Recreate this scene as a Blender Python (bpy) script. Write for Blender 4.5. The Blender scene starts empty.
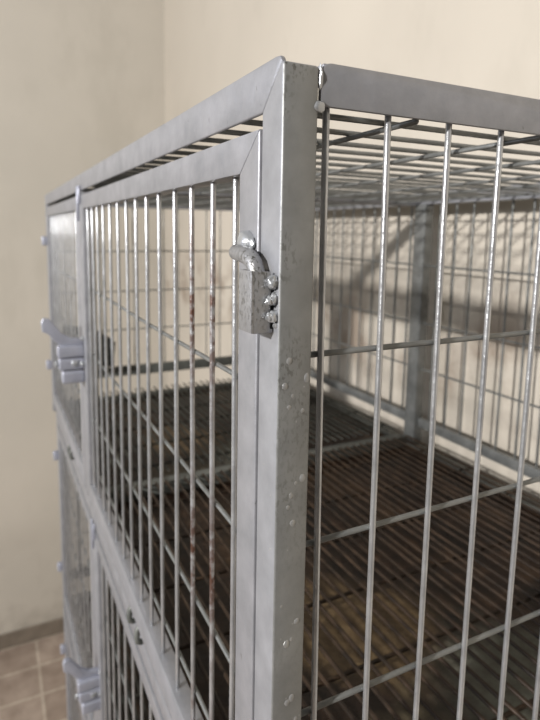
import bpy, bmesh, math, random
from mathutils import Vector, noise
S = 0.7            # model units -> metres
H = 3.465           # height of the cage-top datum above the floor, model units
random.seed(7)
C = bpy.context.scene.collection

# ------------------------------------------------------------------ materials
def mat(name):
    m = bpy.data.materials.new(name); m.use_nodes = True
    nt = m.node_tree; b = nt.nodes['Principled BSDF']
    return m, nt, b

def nd(nt, t, **kw):
    n = nt.nodes.new(t)
    for k, v in kw.items():
        if hasattr(n, k): setattr(n, k, v)
    return n

def noise_ramp(nt, scale, detail, stops, coord='Object', rough=0.6, vec=None, sc=None):
    """noise texture through a colour ramp"""
    if vec is None:
        tc = nd(nt, 'ShaderNodeTexCoord'); vec = tc.outputs[coord]
    if sc:
        mp = nd(nt, 'ShaderNodeMapping'); mp.inputs['Scale'].default_value = sc
        nt.links.new(vec, mp.inputs['Vector']); vec = mp.outputs['Vector']
    n = nd(nt, 'ShaderNodeTexNoise'); n.inputs['Scale'].default_value = scale
    n.inputs['Detail'].default_value = detail; n.inputs['Roughness'].default_value = rough
    nt.links.new(vec, n.inputs['Vector'])
    r = nd(nt, 'ShaderNodeValToRGB')
    while len(r.color_ramp.elements) < len(stops): r.color_ramp.elements.new(0.5)
    for e, (p, c) in zip(r.color_ramp.elements, stops):
        e.position = p; e.color = c if len(c) == 4 else (*c, 1)
    nt.links.new(n.outputs['Fac'], r.inputs['Fac'])
    return n, r, vec

def mixc(nt, fac, a, b, mode='MIX'):
    m = nd(nt, 'ShaderNodeMix', data_type='RGBA', blend_type=mode)
    for s, v in ((0, fac), (6, a), (7, b)):
        if hasattr(v, 'default_value') or hasattr(v, 'links'): nt.links.new(v, m.inputs[s])
        elif isinstance(v, (int, float)): m.inputs[s].default_value = v
        else: m.inputs[s].default_value = (*v, 1)
    return m.outputs[2]

def bump(nt, b, h, strength, dist, prev=None):
    n = nd(nt, 'ShaderNodeBump'); n.inputs['Strength'].default_value = strength
    n.inputs['Distance'].default_value = dist
    nt.links.new(h, n.inputs['Height'])
    if prev: nt.links.new(prev, n.inputs['Normal'])
    nt.links.new(n.outputs['Normal'], b.inputs['Normal'])
    return n.outputs['Normal']

def metal_mat(name, c0, c1, metallic=0.35, rough=0.42, pits=0.0, face=False, rust=None, bscale=60, pit_scale=170):
    m, nt, b = mat(name)
    n, r, vec = noise_ramp(nt, 34, 7, [(0.3, c0), (0.70, c1)])
    col = r.outputs['Color']
    if pits > 0:
        n2, r2, _ = noise_ramp(nt, pit_scale, 3, [(0.0, (1, 1, 1)), (pits, (1, 1, 1)), (pits + 0.06, (0, 0, 0))], vec=vec, sc=(1, 1, .55))
        nm, rm, _ = noise_ramp(nt, 14, 2, [(0.42, (0, 0, 0)), (0.62, (1, 1, 1))], vec=vec)
        mm = nd(nt, 'ShaderNodeMath', operation='MULTIPLY')
        nt.links.new(r2.outputs['Color'], mm.inputs[0]); nt.links.new(rm.outputs['Color'], mm.inputs[1])
        fac = mm.outputs[0]
        if face:                                         # the weathered side face of the post: pitted paint
            sy = nd(nt, 'ShaderNodeSeparateXYZ'); nt.links.new(vec, sy.inputs[0])
            lt = nd(nt, 'ShaderNodeMath', operation='LESS_THAN'); lt.inputs[1].default_value = .0012 * S
            nt.links.new(sy.outputs['Y'], lt.inputs[0])
            m2 = nd(nt, 'ShaderNodeMath', operation='MULTIPLY'); nt.links.new(fac, m2.inputs[0]); nt.links.new(lt.outputs[0], m2.inputs[1])
            mz = nd(nt, 'ShaderNodeMapRange'); mz.inputs['From Min'].default_value = .44 * S; mz.inputs['From Max'].default_value = .62 * S; mz.inputs['To Min'].default_value = .12
            nt.links.new(sy.outputs['Z'], mz.inputs['Value'])
            m3 = nd(nt, 'ShaderNodeMath', operation='MULTIPLY'); nt.links.new(m2.outputs[0], m3.inputs[0]); nt.links.new(mz.outputs[0], m3.inputs[1]); fac = m3.outputs[0]
            col = mixc(nt, lt.outputs[0], col, mixc(nt, 1.0, col, (.80, .80, .74), 'MULTIPLY'))  # darker olive tint: shade on this side put into the paint colour
        col = mixc(nt, fac, col, (0.07, 0.068, 0.055))
    if rust:
        z0, z1, amt = rust
        sep = nd(nt, 'ShaderNodeSeparateXYZ'); nt.links.new(vec, sep.inputs[0])
        mr = nd(nt, 'ShaderNodeMapRange'); mr.inputs['From Min'].default_value = (z0 + .836) * S; mr.inputs['From Max'].default_value = (z1 + .836) * S; mr.clamp = False
        nt.links.new(sep.outputs['Z'], mr.inputs['Value'])
        # bell between z0 and z1
        pp = nd(nt, 'ShaderNodeMath', operation='PINGPONG'); pp.inputs[1].default_value = 0.5
        nt.links.new(mr.outputs[0], pp.inputs[0])
        n3, r3, _ = noise_ramp(nt, 120, 5, [(0.40, (0, 0, 0)), (0.56, (1, 1, 1))], vec=vec)
        mu = nd(nt, 'ShaderNodeMath', operation='MULTIPLY'); mu.inputs[1].default_value = 2.0 * amt; mu.use_clamp = True
        nt.links.new(pp.outputs[0], mu.inputs[0])
        mu2 = nd(nt, 'ShaderNodeMath', operation='MULTIPLY'); mu2.use_clamp = True
        nt.links.new(mu.outputs[0], mu2.inputs[0]); nt.links.new(r3.outputs['Color'], mu2.inputs[1])
        col = mixc(nt, mu2.outputs[0], col, (0.13, 0.05, 0.025))
    nt.links.new(col, b.inputs['Base Color'])
    b.inputs['Metallic'].default_value = metallic; b.inputs['Roughness'].default_value = rough
    nb, rb, _ = noise_ramp(nt, bscale, 5, [(0.2, (0, 0, 0)), (0.8, (1, 1, 1))], vec=vec)
    bump(nt, b, rb.outputs['Color'], 0.35, 0.0012)
    return m

M = {}
M['frame'] = metal_mat('painted_galvanised_steel', (0.25, 0.255, 0.27), (0.35, 0.35, 0.37), 0.4, 0.42, pits=0.26)
M['post'] = metal_mat('pitted_painted_steel', (0.25, 0.255, 0.27), (0.35, 0.355, 0.375), 0.35, 0.45, pits=0.42, face=True, bscale=45, pit_scale=420)
M['drip'] = metal_mat('paint_droplet', (0.29, 0.29, 0.29), (0.37, 0.37, 0.36), 0.35, 0.35)
M['bar'] = metal_mat('silver_wire', (0.38, 0.385, 0.395), (0.60, 0.61, 0.62), 0.72, 0.34, bscale=160)
M['bar_rust'] = metal_mat('rust_specked_wire', (0.38, 0.385, 0.39), (0.59, 0.59, 0.60), 0.68, 0.36, rust=(-.36, -.07, .95), bscale=160)
M['rod'] = metal_mat('dull_cross_wire', (0.15, 0.155, 0.15), (0.26, 0.265, 0.255), 0.5, 0.45, bscale=120)
M['weld'] = metal_mat('weld_metal', (0.38, 0.39, 0.40), (0.54, 0.56, 0.58), 0.6, 0.30, bscale=150)
M['sleeve'] = metal_mat('rough_cast_sleeve', (0.25, 0.25, 0.255), (0.40, 0.40, 0.405), 0.5, 0.36, pits=0.40, bscale=300, pit_scale=520)
M['latch'] = metal_mat('bluish_painted_latch', (0.33, 0.34, 0.40), (0.43, 0.44, 0.50), 0.35, 0.35)
M['dull'] = metal_mat('weathered_dark_zinc', (0.085, 0.09, 0.08), (0.16, 0.165, 0.15), 0.3, 0.55)
M['grate'] = metal_mat('rusted_grate_wire', (0.012, 0.008, 0.005), (0.062, 0.038, 0.022), 0.3, 0.5, bscale=120)
M['grate_dark'] = metal_mat('dark_grate_wire', (0.016, 0.016, 0.012), (0.05, 0.05, 0.04), 0.3, 0.5, bscale=120)

def tray_mat():
    m, nt, b = mat('soiled_tray')
    n, r, vec = noise_ramp(nt, 7.5, 6, [(0.34, (0.010, 0.006, 0.004)), (0.52, (0.040, 0.020, 0.010)), (0.66, (0.085, 0.048, 0.022))], rough=0.55)
    col = r.outputs['Color']
    dn = nd(nt, 'ShaderNodeTexNoise'); dn.inputs['Scale'].default_value = 11; dn.inputs['Detail'].default_value = 5; nt.links.new(vec, dn.inputs['Vector'])
    # dried patches: a brown-ochre one and a grey-green one, with ragged outlines
    for (x, y, rad, c) in ((.37, .36, .15, (.155, .105, .052)), (.54, .13, .16, (.17, .175, .14)), (.30, .12, .10, (.12, .10, .06))):
        vm = nd(nt, 'ShaderNodeVectorMath', operation='DISTANCE'); nt.links.new(vec, vm.inputs[0]); vm.inputs[1].default_value = (x * S, (y - .040) * S, 0)
        ad = nd(nt, 'ShaderNodeMath', operation='MULTIPLY_ADD'); nt.links.new(dn.outputs['Fac'], ad.inputs[0]); ad.inputs[1].default_value = .22 * S; nt.links.new(vm.outputs['Value'], ad.inputs[2])
        mr = nd(nt, 'ShaderNodeMapRange'); mr.inputs['From Min'].default_value = (rad + .13) * S; mr.inputs['From Max'].default_value = (rad + .05) * S
        nt.links.new(ad.outputs[0], mr.inputs['Value'])
        col = mixc(nt, mr.outputs[0], col, c)
    n2, r2, _ = noise_ramp(nt, 60, 5, [(0.35, (0.35, 0.3, 0.25)), (0.7, (1, 1, 1))], vec=vec)
    nt.links.new(mixc(nt, 0.7, col, r2.outputs['Color'], 'MULTIPLY'), b.inputs['Base Color'])
    b.inputs['Roughness'].default_value = 0.5
    bump(nt, b, r2.outputs['Color'], 0.4, 0.003)
    return m
M['tray'] = tray_mat()

def wall_mat(name, base, warm, stain, brown_band=False):
    m, nt, b = mat(name)
    n, r, vec = noise_ramp(nt, 1.3, 5, [(0.3, base), (0.7, warm)], rough=0.5)
    n2, r2, _ = noise_ramp(nt, 3.3, 6, [(0.34, (1, 1, 1)), (0.46, (0, 0, 0))], vec=vec, sc=(1, 1, .45))
    mu = nd(nt, 'ShaderNodeMath', operation='MULTIPLY'); mu.inputs[1].default_value = 0.35
    nt.links.new(r2.outputs['Color'], mu.inputs[0])
    c = mixc(nt, mu.outputs[0], r.outputs['Color'], stain)
    sz = nd(nt, 'ShaderNodeSeparateXYZ'); nt.links.new(vec, sz.inputs[0])
    n4, r4, _ = noise_ramp(nt, 2.6, 5, [(0.40, (0, 0, 0)), (0.60, (1, 1, 1))], vec=vec)
    mz = nd(nt, 'ShaderNodeMapRange'); mz.inputs['From Min'].default_value = .75; mz.inputs['From Max'].default_value = .10; mz.inputs['To Max'].default_value = .75
    nt.links.new(sz.outputs['Z'], mz.inputs['Value'])
    m5 = nd(nt, 'ShaderNodeMath', operation='MULTIPLY'); nt.links.new(mz.outputs[0], m5.inputs[0]); nt.links.new(r4.outputs['Color'], m5.inputs[1])
    c = mixc(nt, m5.outputs[0], c, (.27, .235, .19))
    if brown_band:                                            # brown mottling in a height band of the wall, level with the topmost cage
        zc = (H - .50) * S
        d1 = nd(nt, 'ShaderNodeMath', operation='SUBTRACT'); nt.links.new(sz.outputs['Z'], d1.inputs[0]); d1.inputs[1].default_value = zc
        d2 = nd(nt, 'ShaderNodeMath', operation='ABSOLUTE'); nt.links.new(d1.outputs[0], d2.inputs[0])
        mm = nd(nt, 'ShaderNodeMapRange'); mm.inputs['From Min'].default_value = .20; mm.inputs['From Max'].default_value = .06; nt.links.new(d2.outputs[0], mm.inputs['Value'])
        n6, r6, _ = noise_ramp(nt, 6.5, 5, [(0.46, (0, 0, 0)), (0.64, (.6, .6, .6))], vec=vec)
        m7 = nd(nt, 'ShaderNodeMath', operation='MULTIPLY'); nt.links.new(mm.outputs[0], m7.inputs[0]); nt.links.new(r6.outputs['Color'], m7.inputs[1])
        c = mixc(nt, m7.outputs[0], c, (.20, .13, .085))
    nt.links.new(c, b.inputs['Base Color']); b.inputs['Roughness'].default_value = 0.75
    n3, r3, _ = noise_ramp(nt, 18, 5, [(0.2, (0, 0, 0)), (0.8, (1, 1, 1))], vec=vec)
    bump(nt, b, r3.outputs['Color'], 0.12, 0.004)
    return m
M['wall_a'] = wall_mat('beige_wall_paint', (0.49, 0.455, 0.39), (0.575, 0.53, 0.455), (0.43, 0.395, 0.33))
M['wall_b'] = wall_mat('beige_wall_paint_back', (0.53, 0.48, 0.405), (0.60, 0.545, 0.46), (0.44, 0.40, 0.33), brown_band=True)

def floor_mat():
    m, nt, b = mat('pinkish_floor_tile')
    tc = nd(nt, 'ShaderNodeTexCoord')
    br = nd(nt, 'ShaderNodeTexBrick'); br.offset = 0.0
    br.inputs['Scale'].default_value = 1.0
    br.inputs['Brick Width'].default_value = 0.205; br.inputs['Row Height'].default_value = 0.205
    br.inputs['Mortar Size'].default_value = 0.008; br.inputs['Mortar Smooth'].default_value = 0.4
    br.inputs['Color1'].default_value = (0.36, 0.285, 0.23, 1); br.inputs['Color2'].default_value = (0.45, 0.365, 0.30, 1)
    br.inputs['Mortar'].default_value = (0.58, 0.50, 0.41, 1)
    nt.links.new(tc.outputs['Object'], br.inputs['Vector'])
    n, r, _ = noise_ramp(nt, 9, 6, [(0.3, (0.55, 0.52, 0.5)), (0.65, (1, 1, 1))], vec=tc.outputs['Object'])
    nt.links.new(mixc(nt, 0.8, br.outputs['Color'], r.outputs['Color'], 'MULTIPLY'), b.inputs['Base Color'])
    b.inputs['Roughness'].default_value = 0.5
    bump(nt, b, r.outputs['Color'], 0.3, 0.003)
    return m
M['floor'] = floor_mat()
m, nt, b = mat('dark_plastic'); M['bin'] = m; b.inputs['Base Color'].default_value = (.02, .021, .02, 1); b.inputs['Roughness'].default_value = .5
m, nt, b = mat('grimy_skirting'); M['grime'] = m
n, r, vec = noise_ramp(nt, 8, 5, [(0.3, (0.13, 0.105, 0.08)), (0.7, (0.24, 0.2, 0.155))])
nt.links.new(r.outputs['Color'], b.inputs['Base Color']); b.inputs['Roughness'].default_value = 0.7

# ------------------------------------------------------------------ geometry helpers
class MB:
    def __init__(self, org=(0, 0, 0)):
        self.bm = bmesh.new(); self.org = Vector(org)
    def _merge(self, tmp):
        me = bpy.data.meshes.new('tmp'); tmp.to_mesh(me); tmp.free(); self.bm.from_mesh(me); bpy.data.meshes.remove(me)
    def box(self, x0, x1, y0, y1, z0, z1, bev=0.0016, seg=2):
        t = bmesh.new(); bmesh.ops.create_cube(t, size=1)
        for v in t.verts:
            v.co = Vector(((x0 + x1) / 2 + v.co.x * (x1 - x0), (y0 + y1) / 2 + v.co.y * (y1 - y0), (z0 + z1) / 2 + v.co.z * (z1 - z0)))
        if bev: bmesh.ops.bevel(t, geom=t.edges[:], offset=bev, segments=seg, affect='EDGES', profile=0.5)
        self._merge(t); return self
    def prism(self, poly, axis, a, b, bev=0.0016, seg=2):
        """poly: 2-D outline in the two other axes (axis X: (y,z), axis Y: (x,z)); extruded a..b"""
        t = bmesh.new()
        def P(u, v, w): return Vector((w, u, v)) if axis == 'X' else Vector((u, w, v)) if axis == 'Y' else Vector((u, v, w))
        lo = [t.verts.new(P(u, v, a)) for u, v in poly]; hi = [t.verts.new(P(u, v, b)) for u, v in poly]
        t.faces.new(lo); t.faces.new(hi[::-1]); n = len(poly)
        for i in range(n): t.faces.new((lo[i], hi[i], hi[(i + 1) % n], lo[(i + 1) % n]))
        bmesh.ops.recalc_face_normals(t, faces=t.faces[:])
        if bev: bmesh.ops.bevel(t, geom=t.edges[:], offset=bev, segments=seg, affect='EDGES', profile=0.5)
        self._merge(t); return self
    def tube(self, pts, r, seg=10, rnd=True):
        """swept round rod through pts with domed ends; r may be a list"""
        pts = [Vector(p) for p in pts]; n = len(pts)
        rs = r if isinstance(r, (list, tuple)) else [r] * n
        d0 = (pts[1] - pts[0]).normalized(); d1 = (pts[-1] - pts[-2]).normalized()
        P = [pts[0] - d0 * rs[0] * .6] + pts + [pts[-1] + d1 * rs[-1] * .6] if rnd else pts
        Rr = [rs[0] * .55] + list(rs) + [rs[-1] * .55] if rnd else list(rs)
        rings = []; up = Vector((0, 0, 1)) if abs(d0.z) < .9 else Vector((0, 1, 0))
        for i, p in enumerate(P):
            d = (P[min(i + 1, len(P) - 1)] - P[max(i - 1, 0)]).normalized()
            u = d.cross(up)
            if u.length < 1e-4: u = d.cross(Vector((1, 0, 0)))
            u.normalize(); w = u.cross(d).normalized(); up = w
            rings.append([self.bm.verts.new(p + (u * math.cos(2 * math.pi * k / seg) + w * math.sin(2 * math.pi * k / seg)) * Rr[i]) for k in range(seg)])
        for a, b in zip(rings, rings[1:]):
            for k in range(seg): self.bm.faces.new((a[k], a[(k + 1) % seg], b[(k + 1) % seg], b[k]))
        self.bm.faces.new(rings[0][::-1]); self.bm.faces.new(rings[-1])
        return self
    def blob(self, c, r, sq=(1, 1, 1), amp=0.2, sub=3):
        t = bmesh.new(); bmesh.ops.create_icosphere(t, subdivisions=sub, radius=1)
        o = Vector(c) * 37
        for v in t.verts:
            k = 1 + amp * noise.noise(v.co * 1.6 + o)
            v.co = Vector((v.co.x * sq[0], v.co.y * sq[1], v.co.z * sq[2])) * r * k + Vector(c)
        self._merge(t); return self
    def build(self, name, material, parent=None, smooth=True):
        for v in self.bm.verts: v.co = (v.co - self.org) * S
        bmesh.ops.recalc_face_normals(self.bm, faces=self.bm.faces[:])
        me = bpy.data.meshes.new(name); self.bm.to_mesh(me); self.bm.free()
        me.materials.append(material)
        if smooth:
            for p in me.polygons: p.use_smooth = True
            me.set_sharp_from_angle(angle=math.radians(38))
        o = bpy.data.objects.new(name, me); C.objects.link(o)
        if parent: o.parent = parent
        return o

def rod_pts(a, b, j=0.0007, n=6):
    """a nearly straight wire with a little hand-made wander"""
    a, b = Vector(a), Vector(b); out = []
    ph = random.uniform(0, 6.28); ph2 = random.uniform(0, 6.28)
    for i in range(n + 1):
        t = i / n; k = math.sin(math.pi * t)
        out.append(a.lerp(b, t) + Vector((math.sin(ph + 3 * t) * j * k, math.sin(ph2 + 4 * t) * j * k, 0 if abs(a.z - b.z) > .1 else math.sin(ph + 5 * t) * j * k)))
    return out

def tag(o, label=None, cat=None, group=None, kind=None):
    for k, v in (('label', label), ('category', cat), ('group', group), ('kind', kind)):
        if v: o[k] = v
    return o

def children(o): return [c for c in C.objects if c.parent == o]
def copy_tree(o, parent=None):
    c = o.copy(); C.objects.link(c)
    if parent: c.parent = parent
    for ch in children(o): copy_tree(ch, c)
    return c

# ------------------------------------------------------------------ cage dimensions (model units, z below the datum)
XB, YF, YP0, YP1 = 1.05, 1.90, 1.016, 1.052
ZT, ZB, W = 0.007, -0.836, 0.034
SP = 0.853                      # tier pitch
BR = 0.0028                     # wire radius

def make_cage():
    root = bpy.data.objects.new('wire_cage', None); C.objects.link(root)
    root.empty_display_size = .05
    def mb(): return MB((0, 0, ZB))
    def bead(c, r, sq, amp, parent):
        mb().blob(c, r, sq, amp, 3).build('weld_bead', M['weld'], parent)['label'] = 'shiny melted weld'
    # posts -----------------------------------------------------------------
    m = mb()
    m.prism([(0.0, .0005), (.0040, .0028), (.0350, -.0295), (.0350, ZB), (0.0, ZB)], 'X', 0.0, .0305, .0020, 3)
    # rounded cap that turns over the top of the post
    post = m.build('corner_post', M['post'], root)
    rr = random.Random(11)                               # dried paint droplets, each a lump of its own
    spots = [(.004 + .024 * rr.random(), .0002, -0.20 - .55 * rr.random() ** 0.9, rr.choice((.0010, .0014, .0020, .0028)), rr.uniform(1.0, 1.5)) for _ in range(34)]
    spots += [(.0002, .008 + .024 * rr.random(), -0.25 - .5 * rr.random(), rr.uniform(.0008, .0014), 1.4) for _ in range(7)]
    for (x, y, z, r, st_) in spots:
        mb().blob((x, y, z), r, (.4 if y > .001 else 1, 1 if y > .001 else .30, st_), .25, 2).build('paint_drip', M['drip'], post)
    for (x0, y0) in ((0, YF - W), (XB - W, 0), (XB - W, YF - W)):
        mb().box(x0, x0 + W, y0, y0 + W, ZB, ZT).build('corner_post', M['frame'], root)
    mb().box(0, W, YP0, YP1, ZB + .034, ZT - .0365).build('middle_post', M['frame'], root)
    mb().box(XB - W, XB, .950, .998, ZB + .034, ZT - .035).build('middle_post', M['rod'], root)
    # top rails -------------------------------------------------------------
    m = mb(); m.prism([(.0042, .0026), (.0075, ZT), (.014, ZT + .001), (YF - W - .001, ZT + .001), (YF - W - .001, -.0295), (.0358, -.0295)], 'X', 0.0006, .0050, .0016, 2)
    m.prism([(.034, ZT + .0006), (YF - W - .001, ZT + .0006), (YF - W - .001, ZT - .0034), (.034, ZT - .0034)], 'X', 0.003, .0325, .0010, 2)
    m.build('front_top_rail', M['frame'], root)
    m = mb()
    arc = [(.0325 + .010 - .010 * math.cos(a), .0055 - .010 + .010 * math.sin(a)) for a in [i * math.pi / 2 / 5 for i in range(6)]]
    m.prism([(.0325, -.027)] + arc + [(XB - W, .0055), (XB - W, -.027)], 'Y', 0.001, .0052, .0014, 2)
    m.box(.036, XB - W, .003, .033, .0014, .0052, .0010)
    rail = m.build('side_top_rail', M['frame'], root)
    bead((.0315, .0005, -.0275), .0046, (1.0, .5, 1), .25, rail); bead((.0325, .002, -.006), .0032, (.6, .7, 3), .3, rail)
    mb().box(W, XB - W, YF - W, YF, -.030, ZT).build('far_top_rail', M['frame'], root)
    mb().box(XB - W, XB, W, YF - W, -.030, ZT).build('back_top_rail', M['frame'], root)
    mb().box(W + .001, XB - W - .001, .985, 1.022, -.034, .004).build('roof_cross_rail', M['frame'], root)
    # bottom rails ----------------------------------------------------------
    mb().box(.016, W, W + .002, YF - W, ZB, ZB + .030).build('front_bottom_rail', M['rod'], root)
    mb().box(W, XB - W, .001, W, ZB, ZB + .030).build('side_bottom_rail', M['frame'], root)
    mb().box(W, XB - W, YF - W, YF, ZB, ZB + .030).build('far_bottom_rail', M['dull'], root)
    mb().box(XB - W, XB, W, YF - W, ZB, ZB + .030).build('back_bottom_rail', M['dull'], root)
    mb().box(W, XB - W, .982, 1.020, ZB, ZB + .050).build('floor_cross_rail', M['dull'], root)
    # panel rails that stop short of the floor, at the back and at the far side
    mb().box(XB - .020, XB - .004, W, .949, -.742, -.712).build('back_panel_rail', M['rod'], root)
    mb().box(XB - .020, XB - .004, .999, YF - W, -.742, -.712).build('back_panel_rail', M['rod'], root)
    mb().box(W, XB - W, YF - .026, YF - .008, -.722, -.682).build('far_panel_rail', M['dull'], root)
    # roof grid -------------------------------------------------------------
    m = mb(); y = .0555; n = 0
    while y < YF - W - .02:
        if not (.975 < y < 1.03): m.tube(rod_pts((.012, y, -.021), (XB - .012, y, -.021), .0010), BR, 8)
        y += .0572
    x = .137
    while x < XB - .05:
        m.tube(rod_pts((x, .012, -.0265), (x, YF - .012, -.0265), .0012, 10), BR, 8); x += .158
    m.build('roof_grid', M['rod'], root)
    # camera-side panel: separate bars and rods -------------------------------
    xs = [(.0425, .0478), (.1031, .1078), (.1704, .1710), (.2355, .2338), (.3014, .2990), (.3602, .3594)]
    x = .4240
    while x < XB - W - .03: xs.append((x, x)); x += .0636
    for i, (xt, xb) in enumerate(xs):
        z1 = -.655
        a = Vector((xt, .008, -.024)); b_ = Vector((xb + (xb - xt) * .3, .008, ZB + .030))
        mb().tube(rod_pts(a, b_, .0006, 8), BR * 1.02, 12).build('side_bar', M['bar'], root)
    for z in (-.2215, -.3905, -.5560, -.7150):
        mb().tube(rod_pts((W - .004, .0134, z - .002), (XB - W + .004, .0134, z + .004), .0011, 9), BR * .95, 10).build('side_cross_rod', M['rod'], root)
    # back and far grids ------------------------------------------------------
    m = mb(); y = .075
    while y < YF - W - .02:
        if not (.930 < y < 1.02): m.tube(rod_pts((XB - .012, y, -.026), (XB - .012, y, -.714), .0006), BR * 1.15, 8)
        y += .0640
    for z in (-.218, -.400, -.552): m.tube(rod_pts((XB - .0175, .02, z), (XB - .0175, YF - .02, z), .0015, 10), BR, 8)
    m.build('back_grid', M['rod'], root)
    m = mb(); x = .075
    while x < XB - W - .02:
        m.tube(rod_pts((x, YF - .012, -.026), (x, YF - .012, -.69), .0006), BR * .9, 8); x += .0640
    for z in (-.206, -.368, -.528): m.tube(rod_pts((.02, YF - .0175, z), (XB - .02, YF - .0175, z), .0010), BR, 8)
    m.build('far_side_grid', M['rod'], root)
    # doors -------------------------------------------------------------------
    def door(y0, y1, ys, first):
        zt, zb = -.0408, -.7960
        fr = mb(); w = .0385; hr = .0325; hb = .046
        x0, x1 = -.0006, .024
        fr.prism([(y0, zt), (y0 + w, zt - hr), (y0 + w, zb + hb), (y0, zb)], 'X', x0, x1, .0018, 3)
        fr.prism([(y0 + .0006, zt), (y1 - .0006, zt), (y1 - w, zt - hr), (y0 + w + .0008, zt - hr)], 'X', x0 + .0004, x1, .0014, 2)
        fr.prism([(y1, zt), (y1, zb), (y1 - w, zb + hb), (y1 - w, zt - hr)], 'X', x0, x1, .0016, 2)
        fr.prism([(y0 + .0006, zb), (y0 + w, zb + hb - .0006), (y1 - w, zb + hb - .0006), (y1 - .0006, zb)], 'X', x0 + .0004, x1, .0014, 2)
        dr = fr.build('door', M['frame'], root)
        for k, yy in enumerate(ys):
            mt = M['bar']
            if first and k in (1, 2): mt = M['bar_rust']
            dz = random.uniform(-.002, .002)
            mb().tube(rod_pts((.0085, yy, zt - hr + .010), (.0085, yy + random.uniform(-.0012, .0012), zb + hb - .006 + dz), .0006, 8), BR * 1.05, 12).build('door_bar', mt, dr)
        for z in (-.2625, -.4215, -.5800, -.7050):
            mb().tube(rod_pts((.0140, y0 + w - .006, z), (.0140, y1 - w + .006, z), .0010, 9), BR * .95, 10).build('door_cross_rod', M['rod'], dr)
        # hinge loops along the bottom edge of the door
        for yy in ((.495, .552) if first else (1.35, 1.39)):
            t = mb(); t.tube([(.006, yy, -.798), (.001, yy, -.806), (-.0005, yy, -.818), (.001, yy, -.827), (.008, yy, -.830)], .0052, 10)
            t.build('hinge_loop', M['dull'], dr)
        if first:
            h = mb()
            h.tube([(-.0105, .0600, -.1400), (-.0105, .0500, -.1408), (-.0104, .0400, -.1418), (-.0104, .0310, -.1437), (-.0105, .0245, -.1475), (-.0104, .0200, -.1540), (-.0104, .0187, -.1680)],
                   [.0066, .0070, .0071, .0071, .0070, .0068, .0066], 18)
            hk = h.build('latch_hook', M['sleeve'], dr)
            bead((-.0022, .0570, -.1318), .0086, (.9, 1.5, 1.15), .22, dr); bead((-.003, .0440, -.1330), .0034, (.7, .9, 1.6), .3, dr)
        return dr
    ys1 = [.1045, .1620, .2285, .2915, .3620, .4260, .4910, .5580, .6270, .6960, .7650, .8300, .8950, .9560]
    door(.0385, 1.0120, ys1, True)
    ys2 = [1.155 + .062 * k for k in range(11)]
    door(1.0560, YF - W - .004, ys2, False)
    # sleeve on the front post -------------------------------------------------
    s = mb()
    x0, x1, y0, y1, z0, z1, t_ = -.0205, -.0006, .0075, .0315, -.2010, -.1525, .0026
    s.box(x0, x0 + t_, y0, y1, z0, z1, .0007); s.box(x0 + t_ * .5, x1 - .003, y0 + .0002, y0 + t_, z0, z1 - .0004, .0007)
    s.box(x0 + t_ * .5, x1, y1 - t_, y1, z0, z1, .0007); s.box(x0 + t_, x1, y0 + t_ * .7, y1 - t_ * .7, z0 - .0006, z0 + t_, .0005)
    sl = s.build('latch_sleeve', M['sleeve'], root)
    for (x, z, r) in ((-.0034, -.1605, .0052), (-.0020, -.1745, .0046), (-.0060, -.1755, .0038), (.0010, -.1725, .0030), (-.0022, -.1885, .0052), (-.0058, -.1880, .0036), (.0004, -.1950, .0030)):
        bead((x, .0050, z), r, (1, .7, 1), .5, sl)
    # bolt assembly at the meeting of the two doors -------------------------------
    def bolt(yc):
        p = mb()
        p.box(-.062, .0, yc - .016, yc + .018, -.4320, -.4030, .0045, 4)
        body = p.build('bolt_latch', M['latch'], root)
        mb().box(-.060, .0, yc - .017, yc + .017, -.4620, -.4345, .0045, 4).build('latch_plate', M['latch'], body)
        q = mb(); q.box(-.054, .0, yc - .020, yc + .012, -.4960, -.4655, .0055, 4)
        q.build('latch_plate', M['latch'], body)
        l = mb()
        l.prism([(.006, -.404), (-.052, -.404), (-.066, -.392), (-.082, -.372), (-.0945, -.366), (-.0965, -.345), (-.0915, -.333), (-.078, -.335), (-.066, -.351), (-.052, -.371), (-.030, -.385), (.006, -.390)], 'Y', yc - .006, yc + .008, .0025, 3)
        l.build('lever', M['latch'], body)
        for c, r, sq in (((-.004, yc - .018, -.386), .006, (1, .7, .9)), ((-.006, yc - .020, -.448), .006, (1, .7, 1)), ((-.064, yc - .004, -.447), .006, (.9, 1, 1.4)), ((-.024, yc - .018, -.446), .008, (1, .4, 1))):
            bead(c, r, sq, .25, body)
    bolt(1.022)
    for (yy, z1) in ((1.000, -.060), (1.030, -.100)):
        mb().tube([(-.003, yy, -.020), (-.003, yy, z1)], .0028, 10).build('hinge_pin', M['latch'], root)
    for z in (-.182, -.662):
        mb().box(-.020, .0, YF - .045, YF - .020, z, z + .035, .005, 3).build('hinge_knuckle', M['latch'], root)
    return root

cage = make_cage()
names = [('topmost silver barred cage of the stack, hook latch at its corner', 0),
         ('second silver cage, directly beneath the topmost cage, lever latch low at left', 1),
         ('third silver cage, standing on the low leg stand beneath the second cage', 2)]
DX = .013 * S                   # the lower cages sit a few millimetres back
grp = 'stacked wire cages'
def place(o, z, lab):
    o.location = (DX if o != cage else 0, 0, (z + H) * S); tag(o, lab, 'cage', grp)
cages = [cage]
for lab, k in names[1:]:
    cages.append(copy_tree(cage))
for (lab, k), c in zip(names, cages):
    place(c, ZB - k * SP, lab)
    if k:
        for ch in children(c):
            if ch.name.startswith('bolt_latch'): ch.location = (.006 * S, -.02 * S, -.040 * S)

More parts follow.
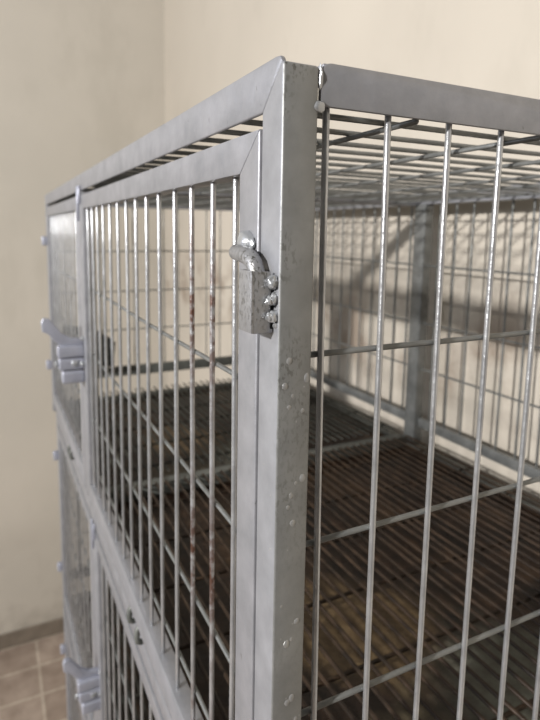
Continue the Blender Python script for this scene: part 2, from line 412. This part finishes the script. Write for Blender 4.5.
# ------------------------------------------------------------------ floor grates and trays inside the cages
def make_grate(y0, y1, zbase, material):
    m = MB((0, y0, zbase)); x = .036
    while x < XB - .040:
        m.tube(rod_pts((x, y0 + .004, zbase + .0135), (x, y1 - .004, zbase + .0125 + random.uniform(-.001, .001)), .0022, 8), .0034, 8)
        x += .0262
    y = y0 + .07
    while y < y1 - .03:
        m.tube(rod_pts((.030, y, zbase + .0060), (XB - .028, y, zbase + .0060), .0008, 6), .0034, 8); y += .155
    g = m.build('floor_grate', material)
    return g
def make_tray(y0, y1, zbase):
    m = MB((0, y0, zbase))
    m.box(W + .006, XB - W - .006, y0, y1, zbase, zbase + .004, .001, 1)
    m.box(W + .006, W + .010, y0, y1, zbase + .003, zbase + .018, .001, 1); m.box(XB - W - .010, XB - W - .006, y0, y1, zbase + .003, zbase + .018, .001, 1)
    m.box(W + .009, XB - W - .009, y0, y0 + .004, zbase + .003, zbase + .018, .001, 1); m.box(W + .009, XB - W - .009, y1 - .004, y1, zbase + .003, zbase + .018, .001, 1)
    return m.build('tray', M['tray'])
gf = ['rust-brown floor grate in the front half of the topmost cage', 'rust-brown floor grate in the front half of the second cage', 'rust-brown floor grate in the front half of the lowest cage']
gb = ['dark grimy floor grate in the rear half of the topmost cage', 'dark grimy floor grate in the rear half of the second cage', 'dark grimy floor grate in the rear half of the lowest cage']
tf = ['soiled brown tray under the front grate of the topmost cage', 'soiled brown tray under the front grate of the second cage', 'soiled brown tray under the front grate of the lowest cage']
tb = ['dark soiled tray under the rear grate of the topmost cage', 'dark soiled tray under the rear grate of the second cage', 'dark soiled tray under the rear grate of the lowest cage']
ZG, ZR = ZB + .0455, ZB + .004
g1 = make_grate(.020, .978, ZG, M['grate']); g2 = make_grate(1.028, YF - W - .004, ZG, M['grate_dark'])
t1 = make_tray(W + .006, .976, ZR); t2 = make_tray(1.030, YF - W - .006, ZR)
for k in range(3):
    for src, labs, cat, g, y, z in ((g1, gf, 'grate', 'front floor grates', .020, ZG), (g2, gb, 'grate', 'rear floor grates', 1.028, ZG),
                                 (t1, tf, 'tray', 'front trays', W + .006, ZR), (t2, tb, 'tray', 'rear trays', 1.030, ZR)):
        o = src if k == 0 else src.copy()
        if k: C.objects.link(o)
        o.location = (DX if k else 0, y * S, (z - k * SP + H) * S); tag(o, labs[k], cat, g)

# ------------------------------------------------------------------ dark bin in the far end of the topmost cage
m = MB((.14, 1.83, -.66))
m.prism([(.055, -.655), (.225, -.655), (.235, -.560), (.160, -.510), (.045, -.490)], 'Y', 1.855, 1.861, .0012)
m.prism([(.055, -.655), (.225, -.655), (.235, -.560), (.045, -.560)], 'Y', 1.800, 1.805, .0012)
m.box(.052, .057, 1.803, 1.858, -.655, -.560, .001); m.box(.224, .229, 1.803, 1.858, -.655, -.560, .001); m.box(.053, .228, 1.803, 1.858, -.659, -.654, .001)
hb = m.build('hanging_bin', M['bin']); hb.location = (.14 * S, 1.83 * S, (-.66 + H) * S)
tag(hb, 'small dark bin hanging behind the bars, far left end of the topmost cage', 'bin')

# ------------------------------------------------------------------ stand under the stack
zs = ZB - 2 * SP - .001
st = bpy.data.objects.new('cage_stand', None); C.objects.link(st); st.location = (DX, 0, 0)
tag(st, 'grey steel leg stand on the floor carrying the stack of cages', 'stand')
m = MB((0, 0, -H))
m.box(0, XB, 0, W, zs - .036, zs); m.box(0, XB, YF - W, YF, zs - .036, zs)
m.box(0, W, W, YF - W, zs - .036, zs); m.box(XB - W, XB, W, YF - W, zs - .036, zs)
m.build('stand_frame', M['frame'], st)
for x in (0, XB - W):
    for y in (0, YF / 2, YF - W):
        MB((0, 0, -H)).box(x, x + W, y, y + W, -H, zs - .036).build('leg', M['frame'], st)

# ------------------------------------------------------------------ the room
XW, YW = 1.13, 4.12
def struct(name, m, material):
    o = m.build(name, material, None, False); tag(o, kind='structure'); return o
T = .15
struct('floor', MB((0, 0, -H)).box(-4.2, XW + T, -3.2, YW + T, -H - .1, -H, 0), M['floor'])
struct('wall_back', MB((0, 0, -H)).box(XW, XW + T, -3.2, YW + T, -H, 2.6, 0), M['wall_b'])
struct('wall_left', MB((0, 0, -H)).box(-4.2, XW, YW, YW + T, -H, 2.6, 0), M['wall_a'])
struct('baseboard_left', MB((0, 0, -H)).box(-4.2, XW, YW - .02, YW, -H, -H + .125, .004), M['grime'])
struct('baseboard_back', MB((0, 0, -H)).box(XW - .02, XW, -3.2, YW - .02, -H, -H + .125, .004), M['grime'])

# ------------------------------------------------------------------ light
w = bpy.data.worlds.new('room_light'); bpy.context.scene.world = w; w.use_nodes = True
nt = w.node_tree; bg = nt.nodes['Background']
tc = nd(nt, 'ShaderNodeTexCoord'); sp = nd(nt, 'ShaderNodeSeparateXYZ'); nt.links.new(tc.outputs['Generated'], sp.inputs[0])
r = nd(nt, 'ShaderNodeValToRGB')
r.color_ramp.elements[0].position = 0.35; r.color_ramp.elements[0].color = (0.30, 0.275, 0.24, 1)
r.color_ramp.elements[1].position = 0.75; r.color_ramp.elements[1].color = (0.55, 0.53, 0.50, 1)
mr = nd(nt, 'ShaderNodeMapRange'); mr.inputs['From Min'].default_value = -1; nt.links.new(sp.outputs['Z'], mr.inputs['Value'])
nt.links.new(mr.outputs[0], r.inputs['Fac']); nt.links.new(r.outputs['Color'], bg.inputs['Color'])
bg.inputs['Strength'].default_value = 0.205

def area(name, loc, target, size, power, color):
    l = bpy.data.lights.new(name, 'AREA'); l.shape = 'RECTANGLE'; l.size, l.size_y = size; l.energy = power; l.color = color
    o = bpy.data.objects.new(name, l); C.objects.link(o)
    o.location = Vector((loc[0], loc[1], loc[2] + H)) * S
    d = (Vector(target) - Vector(loc)).normalized(); o.rotation_euler = d.to_track_quat('-Z', 'Y').to_euler()
    return o
D = Vector((1, .43, -.275)).normalized()
tgt = Vector((1.05, 1.3, -.15))
area('window_daylight', tgt - D * 7.0, tgt, (.17, .17), 265, (1.0, .975, .955))
area('side_daylight', (-3.6, 1.2, .9), (0, .6, -.4), (1.6, 1.4), 29, (.86, .90, 1.0))

# ------------------------------------------------------------------ camera
cam = bpy.data.cameras.new('camera'); co = bpy.data.objects.new('camera', cam); C.objects.link(co)
from mathutils import Matrix
r_ = Vector((0.90003606, -0.43560754, 0.01345959)); u_ = Vector((0.04533017, 0.12428635, 0.99121041)); f_ = Vector((0.43345157, 0.89151499, -0.13160836))
mt = Matrix((r_, u_, -f_)).transposed().to_4x4()
mt.translation = Vector((-0.19919524, -0.37004227, -0.12339429 + H)) * S
co.matrix_world = mt
cam.sensor_fit = 'HORIZONTAL'; cam.sensor_width = 36; cam.lens = 549.61 / 540 * 36
cam.shift_x = (270 - 256.857) / 540; cam.shift_y = (305.657 - 360) / 540
cam.clip_start = 0.01
cam.dof.use_dof = True; cam.dof.focus_distance = 0.455 * S; cam.dof.aperture_fstop = (cam.lens / 1000) / 0.0027
sc = bpy.context.scene; sc.camera = co
sc.view_settings.view_transform = 'Standard'; sc.view_settings.look = 'None'
sc.view_settings.exposure = 0.0; sc.view_settings.gamma = 1.0; sc.view_settings.use_curve_mapping = False
